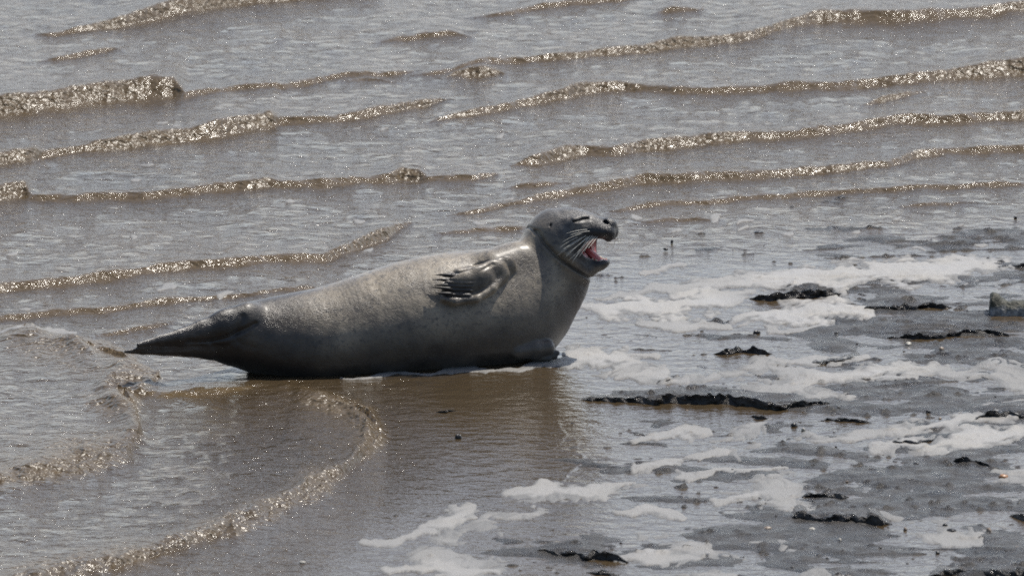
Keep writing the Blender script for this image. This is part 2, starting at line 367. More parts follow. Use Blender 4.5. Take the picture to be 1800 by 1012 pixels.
# ------------------------------------------------------------------ foam
FOAM = [ # px, py, half thickness px, pile height
 [(1040,524,3,0),(1130,510,5,0),(1250,498,9,.2),(1330,495,12,.4),(1450,484,17,.6),(1600,476,18,.8),(1700,470,14,.6),(1775,463,6,.3)],
 [(1240,494,2,0),(1300,488,5,.1),(1390,478,6,.2)],
 [(1010,540,5,.1),(1060,541,13,.5),(1120,545,16,.8),(1180,536,17,.8),(1250,530,15,.5),(1325,520,4,0)],
 [(1120,568,3,0),(1200,572,7,.2),(1280,574,5,0)],
 [(1290,560,6,.2),(1360,556,12,.6),(1420,550,17,1.4),(1480,545,18,2.0),(1540,548,5,.5)],
 [(1130,478,4,.1),(1180,466,5,.1),(1200,466,3,0)],
 [(1000,622,10,.4),(1050,630,13,.5),(1100,632,13,.4),(1130,642,7,.2)],
 [(1080,668,3,0),(1120,660,7,.2),(1170,658,6,.2)],
 [(600,667,1,0),(700,660,2,0),(800,652,2.2,0),(890,645,2.6,0),(960,640,3.5,0),(1000,638,5,.1)],
 [(1100,622,4,.1),(1150,624,4,.1)],
 [(1330,638,2,0),(1430,634,5,.1),(1520,628,4,.1)],
 [(1380,676,5,.1),(1460,664,8,.3),(1560,652,10,.4),(1640,642,8,.2)],
 [(1370,686,3,0),(1430,680,6,.2)],[(1500,668,5,.1),(1600,665,6,.2),(1660,640,4,0)],
 [(1145,770,4,.1),(1200,762,7,.2),(1245,756,3,.1)],[(1110,776,3,0),(1150,766,5,.1),(1180,775,2,0)],
 [(1120,822,5,.1),(1200,812,5,.1)],[(1210,804,3,0),(1280,797,4,.1)],
 [(880,868,5,.1),(950,864,9,.3),(1060,858,8,.2),(1110,850,3,0)],
 [(740,926,4,.1),(790,916,10,.3),(828,904,7,.2)],[(640,958,3,0),(700,945,5,.1),(760,932,4,.1)],
 [(680,1004,6,.2),(760,1002,9,.3),(870,1002,6,.2)],
 [(1540,792,4,.1),(1620,782,9,.3),(1700,772,11,.4),(1800,758,10,.4),(1900,750,10,.3)],[(1560,758,4,.1),(1680,745,7,.3),(1790,735,4,.1)],
 [(1180,838,3,0),(1300,828,5,.1),(1380,822,4,.1)],[(1080,985,3,0),(1150,980,6,.2),(1230,988,3,0)],
 [(1250,880,3,0),(1330,872,6,.2)],[(1080,900,3,0),(1140,896,5,.2),(1200,902,3,0)],

 [(60,590,2,0),(130,582,3,0)],[(0,592,3,0),(60,580,3,0)],[(1350,580,3,0),(1450,578,5,.1)],
]
_r = random.Random(3)
for _ in range(46):
    x_, y_ = _r.uniform(0, 1000), _r.uniform(200, 600)
    if _ > 30: x_, y_ = _r.uniform(1100, 1790), _r.uniform(380, 450)
    w_ = _r.uniform(8, 24); FOAM.append([(x_-w_*.5, y_+1, 1.2, 0), (x_, y_, _r.uniform(1.6, 3), 0), (x_+w_*.5, y_-1, 1.2, 0)])
fx = np.arange(-1.95, 2.9, .0055); fy = np.arange(-4.9, 3.0, .0095)
X, Y = np.meshgrid(fx, fy, indexing='ij')
wxn = X+.020*noise2(X*9, Y*4, 71)+.008*noise2(X*26, Y*11, 72); wyn = Y+.09*noise2(X*7, Y*3.5, 73)+.03*noise2(X*22, Y*9, 74)
lace = fbm2(wxn*9, wyn*7, 3, 85)
lace2 = noise2(X*45, Y*20, 88)
mask = np.full(X.shape, -1.0); pile = np.zeros(X.shape)
for l in FOAM:
    a = np.array(l, float); D, par, ins = poly_dist(wxn, wyn, gpts(l))
    th = np.interp(par, np.arange(len(a)), a[:, 2])/540.0; ph = np.interp(par, np.arange(len(a)), a[:, 3])
    mm = 1.05-D/(th*1.25)+(.75*lace+.30*lace2)*sstep(.1, .6, D/th); mask = np.maximum(mask, mm); pile = np.maximum(pile, ph*sstep(0, .9, mm))
# loose streaks drawn out by the swash
px_like = gpts([(860,620),(1010,600),(1240,585),(2600,560),(2600,1300),(560,1300),(700,960),(860,850),(1090,830),(1150,730),(1010,680)])
D, par, ins = poly_dist(X, Y, px_like, True)
reg = sstep(0, .08, np.where(ins, D, -D))
st = noise2(wxn*2.6+.5*Y, wyn*2.4, 75)+.55*noise2(wxn*7, wyn*6.5, 76)+.25*noise2(wxn*18, wyn*15, 77)
dens = .42+.35*noise2(X*.9, Y*.5, 78)
mask = np.maximum(mask, (st-dens)*1.5*reg-(1-reg)*.5)
cell = np.abs(noise2(X*20, Y*9, 79))                                # lacy holes near the rims
holes = sstep(.16, .02, cell)*sstep(.75, .2, mask)
mask = mask-.35*holes-.10*np.clip(noise2(X*60, Y*24, 80), 0, 1)-.9*np.clip(noise2(X*4.5, Y*5, 86)+.5*noise2(X*13, Y*12, 87)-.42, 0, 1)
lev = np.maximum(0, mud_height(X, Y)*.75)+.0016
lev = np.where((X < -.6) | (Y > .3), water_height(X, Y)[0]+.001, lev)
zf = lev+np.clip(mask*.009, -.006, .0012)+pile*.004*(1+.35*noise2(X*22, Y*10, 81)+.25*noise2(X*60, Y*26, 82))+.0008*noise2(X*70, Y*35, 83)*np.clip(mask, 0, 1)
thick = sstep(-.05, .42, mask+.25*lace)
keep = mask > -.12
cellk = keep[:-1, :-1] | keep[1:, :-1] | keep[:-1, 1:] | keep[1:, 1:]
Fc = grid_faces(len(fx), len(fy))[cellk.ravel()]
u, inv = np.unique(Fc, return_inverse=True)
V = np.stack([X, Y, zf], -1).reshape(-1, 3)[u]
o = make_mesh('sea_foam', V, inv.reshape(Fc.shape), M_foam, attrs={'thick': (thick*(.42+.58*np.clip(pile*2.2, 0, 1))).ravel()[u]})
tag(o, 'off-white sea foam lying in patches and streaks on the shallow water', 'foam', kind='stuff')
del X, Y

# ------------------------------------------------------------------ the seal: one smooth surface grown from a distance field
YAW = R(19.0)
ex = np.array([math.cos(YAW), math.sin(YAW), 0]); ey = np.array([-math.sin(YAW), math.cos(YAW), 0])
O = G(700, 650); O = O+np.array([0, .13, 0]); O[2] = 0          # under the middle of the trunk
def toL(P): q = P-O; return np.stack([q@ex, q@ey, q[..., 2]], -1)
def L(px, py, y=0.0):                                          # place in the photograph -> seal axes, on its lengthwise plane (or y beside it)
    return toL(on_plane(px, py, O+ey*y, ey))
# head axes: turned towards the camera about the neck
HP = on_plane(np.array(975.), np.array(430.), O, ey)
HY = R(-20.0)
hx = np.array([math.cos(HY), math.sin(HY), 0]); hy = np.array([-math.sin(HY), math.cos(HY), 0])
def H(px, py, y=0.0): return on_plane(np.asarray(float(px)), np.asarray(float(py)), HP, hy)+hy*y
def HL(px, py, y=0.0): return toL(H(px, py, y))
hxl = np.array([hx@ex, hx@ey, 0]); hyl = np.array([hy@ex, hy@ey, 0]); zl = np.array([0, 0, 1.0])

# trunk: pairs of back and belly points with a half width
RINGS = [((372,566),(368,612),.030),((400,543),(388,634),.062),((430,533),(440,652),.095),((470,525),(485,664),.128),((520,515),(525,668),.150),((570,505),(572,667),.163),
 ((630,486),(630,662),.178),((700,463),(700,656),.190),((770,448),(768,650),.196),((830,441),(828,646),.194),((880,437),(888,640),.182),((905,433),(945,626),.162),
 ((923,420),(984,592),.138),((936,404),(1005,558),.120),((952,388),(1024,522),.108),((972,378),(1032,494),.094),((992,388),(1030,470),.060)]
def catmull(A, n):
    A = np.asarray(A, float); t = np.linspace(0, len(A)-1, n); i = np.minimum(t.astype(int), len(A)-2); f = (t-i)[:, None]
    P = lambda k: A[np.clip(k, 0, len(A)-1)]
    p0, p1, p2, p3 = P(i-1), P(i), P(i+1), P(i+2)
    return .5*((2*p1)+(-p0+p2)*f+(2*p0-5*p1+4*p2-p3)*f**2+(-p0+3*p1-3*p2+p3)*f**3)
tp = L([r[0][0] for r in RINGS], [r[0][1] for r in RINGS]); bt = L([r[1][0] for r in RINGS], [r[1][1] for r in RINGS])
FAN = catmull(np.concatenate([tp[:, [0, 2]], bt[:, [0, 2]], np.array([[r[2]] for r in RINGS])], 1), 640)
def trunk_st(x, z):
    """nearest fan line: t (-1 belly .. 1 back), half height, half width, distance off the line, position along"""
    best = np.full(x.shape, 1e9); T = np.zeros(x.shape); Hh = np.ones(x.shape); W = np.ones(x.shape); S = np.zeros(x.shape)
    for k, (tx, tz, bx, bz, wd) in enumerate(FAN):
        cx, cz = (tx+bx)/2, (tz+bz)/2; h = math.hypot(tx-bx, tz-bz)/2; ux, uz = (tx-bx)/2/h, (tz-bz)/2/h
        a = (x-cx)*ux+(z-cz)*uz; ac = np.clip(a, -1.35*h, 1.35*h)
        d = np.hypot(x-cx-ac*ux, z-cz-ac*uz)
        q = d < best; best = np.where(q, d, best); T = np.where(q, a/h, T); Hh = np.where(q, h, Hh); W = np.where(q, wd, W); S = np.where(q, k/639., S)
    return T, Hh, W, best, S
_mx = np.arange(-1.05, 1.0, .0035); _mz = np.arange(-.12, .75, .0035); _MAP = np.stack(trunk_st(*np.meshgrid(_mx, _mz, indexing='ij')), -1)
def trunk_st(x, z):
    u = np.clip((x-_mx[0])/.0035, 0, len(_mx)-1.001); v = np.clip((z-_mz[0])/.0035, 0, len(_mz)-1.001)
    i = u.astype(int); j = v.astype(int); u = (u-i)[..., None]; v = (v-j)[..., None]
    r = (_MAP[i, j]*(1-u)+_MAP[i+1, j]*u)*(1-v)+(_MAP[i, j+1]*(1-u)+_MAP[i+1, j+1]*u)*v
    return tuple(r[..., k] for k in range(5))
def trunk_field(st, y):
    T, Hh, W, D, S = st
    shift = .26*(1-sstep(.62, .8, S))*sstep(.05, .2, S)          # widest a little below the middle, belly pressed flat
    t2 = np.where(T > -shift, (T+shift)/(1+shift), (T+shift)/(1-shift))
    n = 2.0+.45*sstep(0, -.45, t2)*(1-sstep(.6, .8, S))*sstep(.1, .3, S)
    k = (np.abs(t2)**n+np.abs(y/W)**n)**(1/n)
    f = (k-1)*np.minimum(Hh, W)
    f = f*np.where(f < 0, 1, .9)
    return np.where((S <= .001) | (S >= .999), np.maximum(f, D-.006), f)
OPS = []
def smin(a, b, k):
    h = np.clip(.5+.5*(b-a)/k, 0, 1); return b*(1-h)+a*h-k*h*(1-h)
def rotax(ang):                                                # tilt in the lengthwise plane
    c, s = math.cos(ang), math.sin(ang); return np.array([[c, 0, s], [0, 1, 0], [-s, 0, c]])
def add(kind, c, rad, axes, mode='u', k=.012, b=None, rb=None, bound=None):
    OPS.append(dict(kind=kind, c=np.asarray(c, float), rad=rad, ax=np.asarray(axes, float), mode=mode, k=k, b=b, rb=rb, bound=bound))
HEADAX = np.array([hxl, hyl, zl])
def hell(px, py, y, rx, ry, rz, tilt=0, mode='u', k=.02):      # ellipsoid in head axes, radii: px, m, px; tilt degrees nose-up
    c, s = math.cos(R(tilt)), math.sin(R(tilt))
    A = np.array([hxl*c+zl*s, hyl, -hxl*s+zl*c]); add('e', HL(px, py, y), (rx/540, ry, rz/540), A, mode, k)
def hcap(p, q, ra, rb, y0=0, y1=0, mode='u', k=.01, sq=1.0):
    add('c', HL(p[0], p[1], y0), ra/540, np.eye(3), mode, k, HL(q[0], q[1], y1), rb/540, sq)
def lcap(p, q, ra, rb, mode='u', k=.01, sq=1.0, sqdir=None):   # points already in seal axes, radii m; squeezed sideways by sq
    add('c', p, ra, np.eye(3), mode, k, np.asarray(q, float), rb, sq)
def ev(op, x, y, z):
    c = op['c']; X_, Y_, Z_ = x-c[0], y-c[1], z-c[2]
    if op['kind'] == 'e':
        A = op['ax']; a, b, d = op['rad']
        u = X_*A[0, 0]+Y_*A[0, 1]+Z_*A[0, 2]; v = X_*A[1, 0]+Y_*A[1, 1]+Z_*A[1, 2]; w_ = X_*A[2, 0]+Y_*A[2, 1]+Z_*A[2, 2]
        k0 = np.sqrt((u/a)**2+(v/b)**2+(w_/d)**2)+1e-9; k1 = np.sqrt((u/a/a)**2+(v/b/b)**2+(w_/d/d)**2)+1e-9
        return k0*(k0-1)/k1
    q = op['b']-c; sq = op['bound'] or 1.0
    Lq = q@q+1e-12; t = np.clip((X_*q[0]+Y_*q[1]+Z_*q[2])/Lq, 0, 1)
    return (np.sqrt((X_-t*q[0])**2+((Y_-t*q[1])/sq)**2+(Z_-t*q[2])**2)-(op['rad']+(op['rb']-op['rad'])*t))*(min(sq, 1)**.5)
def apply_op(F, op, x, y, z):
    d = ev(op, x, y, z)
    if op['mode'] == 'u': return smin(F, d, op['k'])
    return -smin(-F, d, op['k'])                               # carve
def bounds(op):
    c = op['c']
    if op['kind'] == 'e': r = max(op['rad'])+op['k']*1.5; return c-r, c+r
    r = max(op['rad'], op['rb'])*max(1, op['bound'] or 1)+op['k']*1.5; return np.minimum(c, op['b'])-r, np.maximum(c, op['b'])+r

# --- hind flippers pressed together and lifted behind
lob1 = [(436,566,34),(400,574,30),(360,583,22),(320,592,15),(285,598,10),(248,606,4.5)]
lob2 = [(450,606,50),(410,606,33),(370,609,22),(330,611,15),(290,613,11),(255,614.5,7.5),(226,617,3)]
for l, y0, sq in ((lob1, -.040, .75), (lob2, -.004, .85)):
    for a, b in zip(l[:-1], l[1:]):
        k_ = (a[0]-220)/230.
        lcap(L(a[0], a[1], y0*max(.25, k_)), L(b[0], b[1], y0*max(.25, (b[0]-220)/230.)), a[2]/540, b[2]/540, k=.006 if a[0] < 400 else .012, sq=sq)
for yy, e in ((612, 240), (619, 262)):                          # toe ridges at the tip
    lcap(L(335, yy-3, -.018), L(e, yy, -.010), .008, .003, k=.005)
# shoulder swelling and flipper on the near side
_ns = {}
def near_side(px, py, nops):                                   # lateral place of the surface facing the camera
    if (px, py, nops) in _ns: return _ns[px, py, nops]
    ys = np.linspace(-.30, -.02, 260); p = L(np.full(260, float(px)), np.full(260, float(py)), 0)
    d = ray(px, py); P = CAM+d*((((O+ey*ys[:, None]-CAM)@ey)/(d@ey))[:, None]); q = toL(P)
    st = trunk_st(q[:1, 0], q[:1, 2]); f = trunk_field(trunk_st(q[:, 0], q[:, 2]), q[:, 1])
    for op in OPS[:nops]: f = apply_op(f, op, q[:, 0], q[:, 1], q[:, 2])
    i = np.nonzero(f < 0)[0]; _ns[px, py, nops] = float(ys[i[0]]) if len(i) else -.15
    return _ns[px, py, nops]
def SLn(px, py, out, n): return L(px, py, near_side(px, py, n)-out)
_n0 = len(OPS)
_a, _b = SLn(905,458,-.045,_n0), SLn(868,468,-.035,_n0)
lcap(_a, _b, .050, .040, k=.05)
NSH = len(OPS)
def SL(px, py, out=0.0): return SLn(px, py, out, NSH)
palm = [(888,470,20,.000),(868,484,26,.006),(842,498,29,.011),(816,507,27,.012),(797,509,21,.011)]
for a, b in zip(palm[:-1], palm[1:]):
    lcap(SL(a[0], a[1], a[3]), SL(b[0], b[1], b[3]), a[2]/540, b[2]/540, k=.006, sq=.42)
EDGE = [(888,482,.008),(866,507,.014),(838,525,.018),(800,530,.018),(779,525,.015)]
for a, b in zip(EDGE[:-1], EDGE[1:]): lcap(SL(a[0], a[1], a[2]), SL(b[0], b[1], b[2]), .0115, .0115, k=.010)
DIG = [((822,487),(790,484),(763,483)), ((822,494),(789,493),(760,491)), ((822,502),(788,502),(763,501)), ((820,511),(789,508),(757,505)), ((818,519),(790,517),(763,515))]
for (a, b, c_) in DIG:
    lcap(SL(a[0]+6, a[1], .022), SL(b[0], b[1], .021), .0090, .0082, k=.0025)
lcap(SL(838,474,.0), SL(806,478,.003), .011, .009, k=.012)
# the far flipper folded under the chest
for a, b in (((908,618,-.010,13),(938,613,-.006,16)), ((938,613,-.006,16),(962,611,.004,13)), ((962,611,.004,13),(974,622,.012,7))):
    lcap(SL(a[0], a[1], a[2]), SL(min(b[0], 950), b[1], b[2])+np.array([max(0, b[0]-950)/540, 0, 0]), a[3]/540, b[3]/540, k=.008)
fb = SL(948, 620, .0)
for (x0_, y0_, x1_, y1_, r_) in ((946,622,980,620,6), (944,627,976,627,6), (938,630,966,631,5)):
    lcap(L(x0_, y0_, fb[1]-.010), L(x1_, y1_, fb[1]-.030), r_/540, r_*.7/540, k=.005)
NBODY = len(OPS)
# --- head
hell(985,416,0, 55,.088,46, 12, k=.05)
hell(1003,440,0, 46,.092,42, 30, k=.04)
hell(1022,400,0, 40,.070,27, -12, k=.035)
hcap((1030,399), (1063,399), 23, 14.5, k=.018)
for s_ in (-1, 1):
    hell(1057,402,s_*.022, 25,.033,14, -6, k=.018); hell(1073,409,s_*.014, 11,.021,14.5, -12, k=.008)             # whisker pads
    hell(1016,388,s_*.056, 15,.012,9, -8, k=.016)              # brows
hell(1073,392,0, 11,.020,7.5, -22, k=.010)
hcap((1012,462), (1052,462), 27, 13, k=.03)                     # lower jaw
hell(1054,463,0, 18,.034,10, 14, k=.014)
hell(1022,470,0, 24,.060,22, 38, k=.03)
# mouth: a wedge open to the front and partly to the sides
NM0 = len(OPS)
for yy, e in ((-.078, 4), (-.052, 0), (-.026, -2), (0, -4), (.020, 10), (.040, 27)):
    hcap((1031+e,434), (1055,436), 4.5, 19.5, yy, yy, mode='s', k=.004); hcap((1055,436), (1076,443.5), 19.5, 14.5, yy, yy, mode='s', k=.004); hcap((1076,443.5), (1120,445), 14.5, 16, yy, yy, mode='s', k=.005)
hell(1030,441,-.008, 22,.028,12, -15, mode='s', k=.005)
NM1 = len(OPS)
for s_ in (-1, 1):                                             # nostrils, ear holes
    hell(1069,390.5,s_*.0165, 6.5,.010,4.0, -28, mode='s', k=.003)
    hell(983,388,s_*.083, 1.7,.010,3.0, -15, mode='s', k=.003)
GRO = [ # grooves in the skin: path (px), depth, width, head axes?
 ([(944,406,-.04),(956,426,-.08),(972,444,-.10),(986,457,-.10),(1002,468,-.09),(1018,478,-.07),(1037,488,-.02)], .0088, .0058),
 ([(958,446,-.11),(985,470,-.11),(1022,498,-.07)], .0015, .012), ([(985,440,-.1),(1003,456,-.09),(1024,470,-.06)], -.004, .013),
 ([(938,404,-.04),(946,412,-.07)], .003, .006),
 ([(1003,387,-.082),(1012,385.5,-.082),(1020,383,-.080),(1029,381.5,-.076)], .0055, .0020), ([(1004,382,-.08),(1012,379.5,-.08),(1022,377.5,-.078),(1030,377,-.075)], -.0035, .0045), ([(1006,391,-.085),(1014,389.5,-.085),(1023,387.5,-.08),(1030,386,-.08)], -.0012, .0040),
 ([(236,609,-.01),(290,603.5,-.02),(335,601,-.04)], .0015, .004), ([(335,601,-.04),(372,600,-.05),(400,592,-.06),(430,580,-.08),(450,570,-.09)], .009, .007),
 ([(370,560,-.04),(352,575,-.05),(345,586,-.05)], .0015, .010), ([(408,596,-.07),(430,606,-.08),(448,612,-.1)], .002, .009),
 ([(425,556,-.06),(424,572,-.08),(415,590,-.08)], .006, .010)]+[
 ([(784,q_,None),(802,q_+.3,None),(826,q_+.8,None)], .0024, .0030) for q_ in (489.5, 496.8, 504, 511.5)]+[
 ([(838,470,None),(850,466,None),(862,462,None)], .003, .004)]
GRO = [(np.array([L(a[0], a[1], a[2] if a[2] is not None else near_side(a[0], a[1], NSH)-.015)[[0, 2]] for a in p]), d, w_) for p, d, w_ in GRO]
def groove(x, z, P):
    best = np.full(np.broadcast(x, z).shape, 1e9)
    for a, b in zip(P[:-1], P[1:]):
        q = b-a; t = np.clip(((x-a[0])*q[0]+(z-a[1])*q[1])/(q@q), 0, 1)
        best = np.minimum(best, np.hypot(x-a[0]-t*q[0], z-a[1]-t*q[1]))
    return best
def field_pts(x, y, z, solid=False):
    F = trunk_field(trunk_st(x, z), y)
    for op in OPS:
        if solid and op['mode'] == 's': continue
        lo, hi = bounds(op); q = (x > lo[0]) & (x < hi[0]) & (y > lo[1]) & (y < hi[1]) & (z > lo[2]) & (z < hi[2])
        if q.any(): F[q] = apply_op(F[q], op, x[q], y[q], z[q])
    for P, d, w_ in GRO:
        g = groove(x, z, P); F = F+d*np.exp(-(g/w_)**2)*(y < .02)
    return F
def spaced(lo, hi, c0, c1, fine, coarse):
    v = [lo]
    while v[-1] < hi:
        x = v[-1]; dd = max(c0-x, x-c1, 0); v.append(x+fine+(coarse-fine)*min(1, dd/.08))
    return np.array(v)
tip = L(222, 617); nose = HL(1086, 405)
gx = spaced(tip[0]-.02, nose[0]+.06, HL(955,400)[0], 9, .0021, .0046)
ymn = min(HL(1086,405,-.06)[1], -.24)
gy = spaced(ymn-.03, .23, -9, .06, .0028, .005) if ymn > -.3 else spaced(ymn-.03, .23, -9, .06, .003, .005)
gz = spaced(-.03, float(L(1000,366)[2])+.03, float(L(700,500)[2]), 9, .0022, .0046)
x2, z2 = np.meshgrid(gx, gz, indexing='ij')
st = [a[:, None, :] for a in trunk_st(x2, z2)]
F = trunk_field(st, gy[None, :, None]).astype(np.float32)
for op in OPS:
    lo, hi = bounds(op); sl_ = []
    for g, a, b in ((gx, lo[0], hi[0]), (gy, lo[1], hi[1]), (gz, lo[2], hi[2])):
        sl_.append(slice(max(0, np.searchsorted(g, a)), min(len(g), np.searchsorted(g, b)+1)))
    if any(q.stop <= q.start for q in sl_): continue
    F[tuple(sl_)] = apply_op(F[tuple(sl_)], op, gx[sl_[0]][:, None, None], gy[sl_[1]][None, :, None], gz[sl_[2]][None, None, :])
for P, d, w_ in GRO:
    g = groove(x2, z2, P); F += ((d*np.exp(-(g/w_)**2))[:, None, :]*(gy < .02)[None, :, None]).astype(np.float32)

def surface_nets(F, xs, ys, zs):
    S = F < 0; nx, ny, nz = F.shape
    cnt = np.zeros((nx-1, ny-1, nz-1), np.int8)
    for a in (0, 1):
        for b in (0, 1):
            for c in (0, 1): cnt += S[a:nx-1+a, b:ny-1+b, c:nz-1+c]
    act = (cnt > 0) & (cnt < 8); I, J, K = np.nonzero(act); idx = np.full(act.shape, -1, np.int64); idx[I, J, K] = np.arange(len(I))
    acc = np.zeros((len(I), 3)); n = np.zeros(len(I)); ax = (xs, ys, zs)
    for d in range(3):
        o1, o2 = [q for q in range(3) if q != d]
        for a in (0, 1):
            for b in (0, 1):
                p = [I, J, K]; p[o1] = p[o1]+a; p[o2] = p[o2]+b; q = list(p); q[d] = q[d]+1
                f0 = F[tuple(p)]; f1 = F[tuple(q)]; m_ = (f0 < 0) != (f1 < 0); t = np.where(m_, f0/(f0-f1+1e-12*(~m_)), 0)
                c0 = np.stack([ax[e][p[e]] for e in range(3)], -1); c1 = np.stack([ax[e][q[e]] for e in range(3)], -1)
                acc += np.where(m_[:, None], c0+(c1-c0)*t[:, None], 0); n += m_
    V = acc/n[:, None]; Q = []
    for d in range(3):
        o1, o2 = [(1, 2), (2, 0), (0, 1)][d]
        s0 = [slice(None)]*3; s1 = [slice(None)]*3; s0[d] = slice(0, -1); s1[d] = slice(1, None)
        A = S[tuple(s0)]; B = S[tuple(s1)]; i = np.nonzero(A != B); i = [np.array(q) for q in i]
        ok = (i[o1] > 0) & (i[o2] > 0) & (i[o1] < F.shape[o1]-1) & (i[o2] < F.shape[o2]-1); i = [q[ok] for q in i]
        fl = A[tuple(i)]
        def cell(a, b): q = list(i); q[o1] = q[o1]-a; q[o2] = q[o2]-b; return idx[tuple(q)]
        f = np.stack([cell(1, 1), cell(0, 1), cell(0, 0), cell(1, 0)], 1); f[~fl] = f[~fl][:, ::-1]; Q.append(f)
    return V, np.concatenate(Q)
V, Q = surface_nets(F, gx, gy, gz); del F
# smooth, then pull back onto the exact surface
E = np.concatenate([Q[:, [0, 1]], Q[:, [1, 2]], Q[:, [2, 3]], Q[:, [3, 0]]])
deg = np.bincount(E.ravel(), minlength=len(V))[:, None]
def relax(V):
    A = np.zeros_like(V)
    for c in range(3):
        A[:, c] = np.bincount(E[:, 0], V[E[:, 1], c], len(V))+np.bincount(E[:, 1], V[E[:, 0], c], len(V))
    return A/deg
def newton(V):
    h = .0012; x, y, z = V.T.copy()
    f = field_pts(x, y, z)
    g = np.stack([field_pts(x+h, y, z)-f, field_pts(x, y+h, z)-f, field_pts(x, y, z+h)-f], -1)/h
    n2 = np.maximum((g*g).sum(1), .15); step = np.clip(f/n2, -.003, .003)
    return V-g*step[:, None]
V = V*.4+relax(V)*.6; V = newton(V); V = V*.6+relax(V)*.4
# colour regions of the skin; head, belly and neck fold also hold painted shade
x, y, z = V.T.copy()
def reg(ops, r):
    d = np.full(len(x), 1e9)
    for op in ops: d = np.minimum(d, ev(op, x, y, z))
    return sstep(r, r*.3, d)
def hdist(px, py, yy, rx, ry, rz):
    c = HL(px, py, yy); q = V-c; return np.sqrt((q@hxl/(rx/540))**2+(q@hyl/ry)**2+(q[:, 2]/(rz/540))**2)
mouth = reg(OPS[NM0:NM1], .004)*sstep(-.0015, -.006, field_pts(x, y, z, True))
T_, Hh_, W_, D_, S_ = trunk_st(x, z)
lip = hdist(1068,410,0,22,.06,22)
nosed = sstep(1.15, .8, hdist(1078,396,0,18,.05,20)); nose_in = sstep(1.3, .9, np.minimum(hdist(1069,390.5,-.0165,7,.012,5), hdist(1069,390.5,.0165,7,.012,5)))
lips = sstep(.020, .004, np.min([ev(op, x, y, z) for op in OPS[NM0:NM1-1]], 0))*sstep(1030/1, 0, 1e3)*0
jawd = sstep(.022, .006, np.min([ev(op, x, y, z) for op in OPS[NM0:NM1-1]], 0))
EG = GRO[4][0]
eyed = .95*sstep(.0042, .0015, groove(x, z, EG))*(y < .0)
eard = .7*sstep(1.4, .9, hdist(983,388,-.085,2.4,.03,4))
fold = np.max([.75*sstep(.006, .001, groove(x, z, GRO[i_][0])) for i_ in (0,)], 0)*(y < .02)*sstep(L(955,440,-.08)[0], L(1000,440,-.08)[0], x)  # crease shade painted along the neck fold
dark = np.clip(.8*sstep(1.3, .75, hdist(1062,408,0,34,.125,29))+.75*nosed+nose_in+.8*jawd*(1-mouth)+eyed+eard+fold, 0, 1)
mouth = np.clip(mouth-nose_in, 0, 1)*sstep(HL(1066,440)[0]+.02, HL(1060,440)[0], x)
headw = sstep(.80, .95, S_)
tail = sstep(L(470,600)[0], L(400,600)[0], x)
flip = np.zeros(len(x))
for (a, b, c_) in DIG: flip = np.maximum(flip, sstep(.030, .012, ev(dict(kind='c', c=SL(a[0],a[1],.02), b=SL(b[0], b[1], .019), rad=.001, rb=.001, bound=1.0, ax=None), x, y, z)))
pal = np.zeros(len(x))
for (a, b) in zip(palm[1:-1], palm[2:]): pal = np.maximum(pal, sstep(.045, .02, ev(dict(kind='c', c=SL(a[0], a[1], .015), b=SL(b[0], b[1], .015), rad=.001, rb=.001, bound=1.0, ax=None), x, y, z)))
wet = np.clip(tail+np.maximum(.95*flip, .6*pal), 0, 1)
wet = np.maximum(wet, .75*sstep(L(600,600)[0], L(480,600)[0], x))
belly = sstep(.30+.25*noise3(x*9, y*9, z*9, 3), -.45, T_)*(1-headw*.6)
_s = np.clip((L(490,600)[0]-V[:, 0])/(L(490,600)[0]-tip[0]), 0, 1.05)**1.7     # the tail end curls towards the camera side
V[:, 0] -= .20*math.sin(YAW)*_s; V[:, 1] -= .20*math.cos(YAW)*_s; V[:, 2] += .20*_s*math.tan(PITCH)
seal = bpy.data.objects.new('seal', None); C.objects.link(seal); seal.location = O; seal.rotation_euler = (0, 0, YAW)
tag(seal, 'grey spotted seal lying at the water edge with its head raised and mouth wide open', 'seal')
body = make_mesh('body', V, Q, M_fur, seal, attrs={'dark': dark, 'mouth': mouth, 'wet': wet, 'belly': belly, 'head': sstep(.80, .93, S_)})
bpy.context.view_layer.update()

def tube(path, radii, n=8, flat=1.0, name='tube', mat=None, parent=None, cap=True):
    path = np.asarray(path, float); k = len(path); T = np.gradient(path, axis=0); T /= np.linalg.norm(T, axis=1)[:, None]+1e-12
    up = np.array([0.0, 0.3, 1.0]); V = []; Fc = []
    for i in range(k):
        a = np.cross(T[i], up); a /= np.linalg.norm(a)+1e-9; b = np.cross(a, T[i])
        for j in range(n):
            an = 2*math.pi*j/n; V.append(path[i]+radii[i]*(a*math.cos(an)*flat+b*math.sin(an)))
    for i in range(k-1):
        for j in range(n): Fc.append((i*n+j, i*n+(j+1) % n, (i+1)*n+(j+1) % n, (i+1)*n+j))
    c = len(V); V += [path[0], path[-1]]
    for j in range(0, n, 2):
        Fc.append((c, j, (j+1) % n, (j+2) % n)[::-1]); Fc.append((c+1, (k-1)*n+j, (k-1)*n+(j+1) % n, (k-1)*n+(j+2) % n))
    return make_mesh(name, np.array(V), np.array(Fc), mat, parent)
M_claw = simple('dark_horn', (.022, .019, .017), .42, .4, 60, .001)
M_whisk = simple('whisker_hair', (.70, .68, .60), .35, .1)
M_tooth = simple('tooth_enamel', (.62, .52, .36), .3, .25, 80)
M_tongue = simple('tongue_flesh', (.50, .12, .11), .28, .3, 60, .004)
M_gum = simple('gum_flesh', (.40, .22, .15), .3, .4, 90, .003)
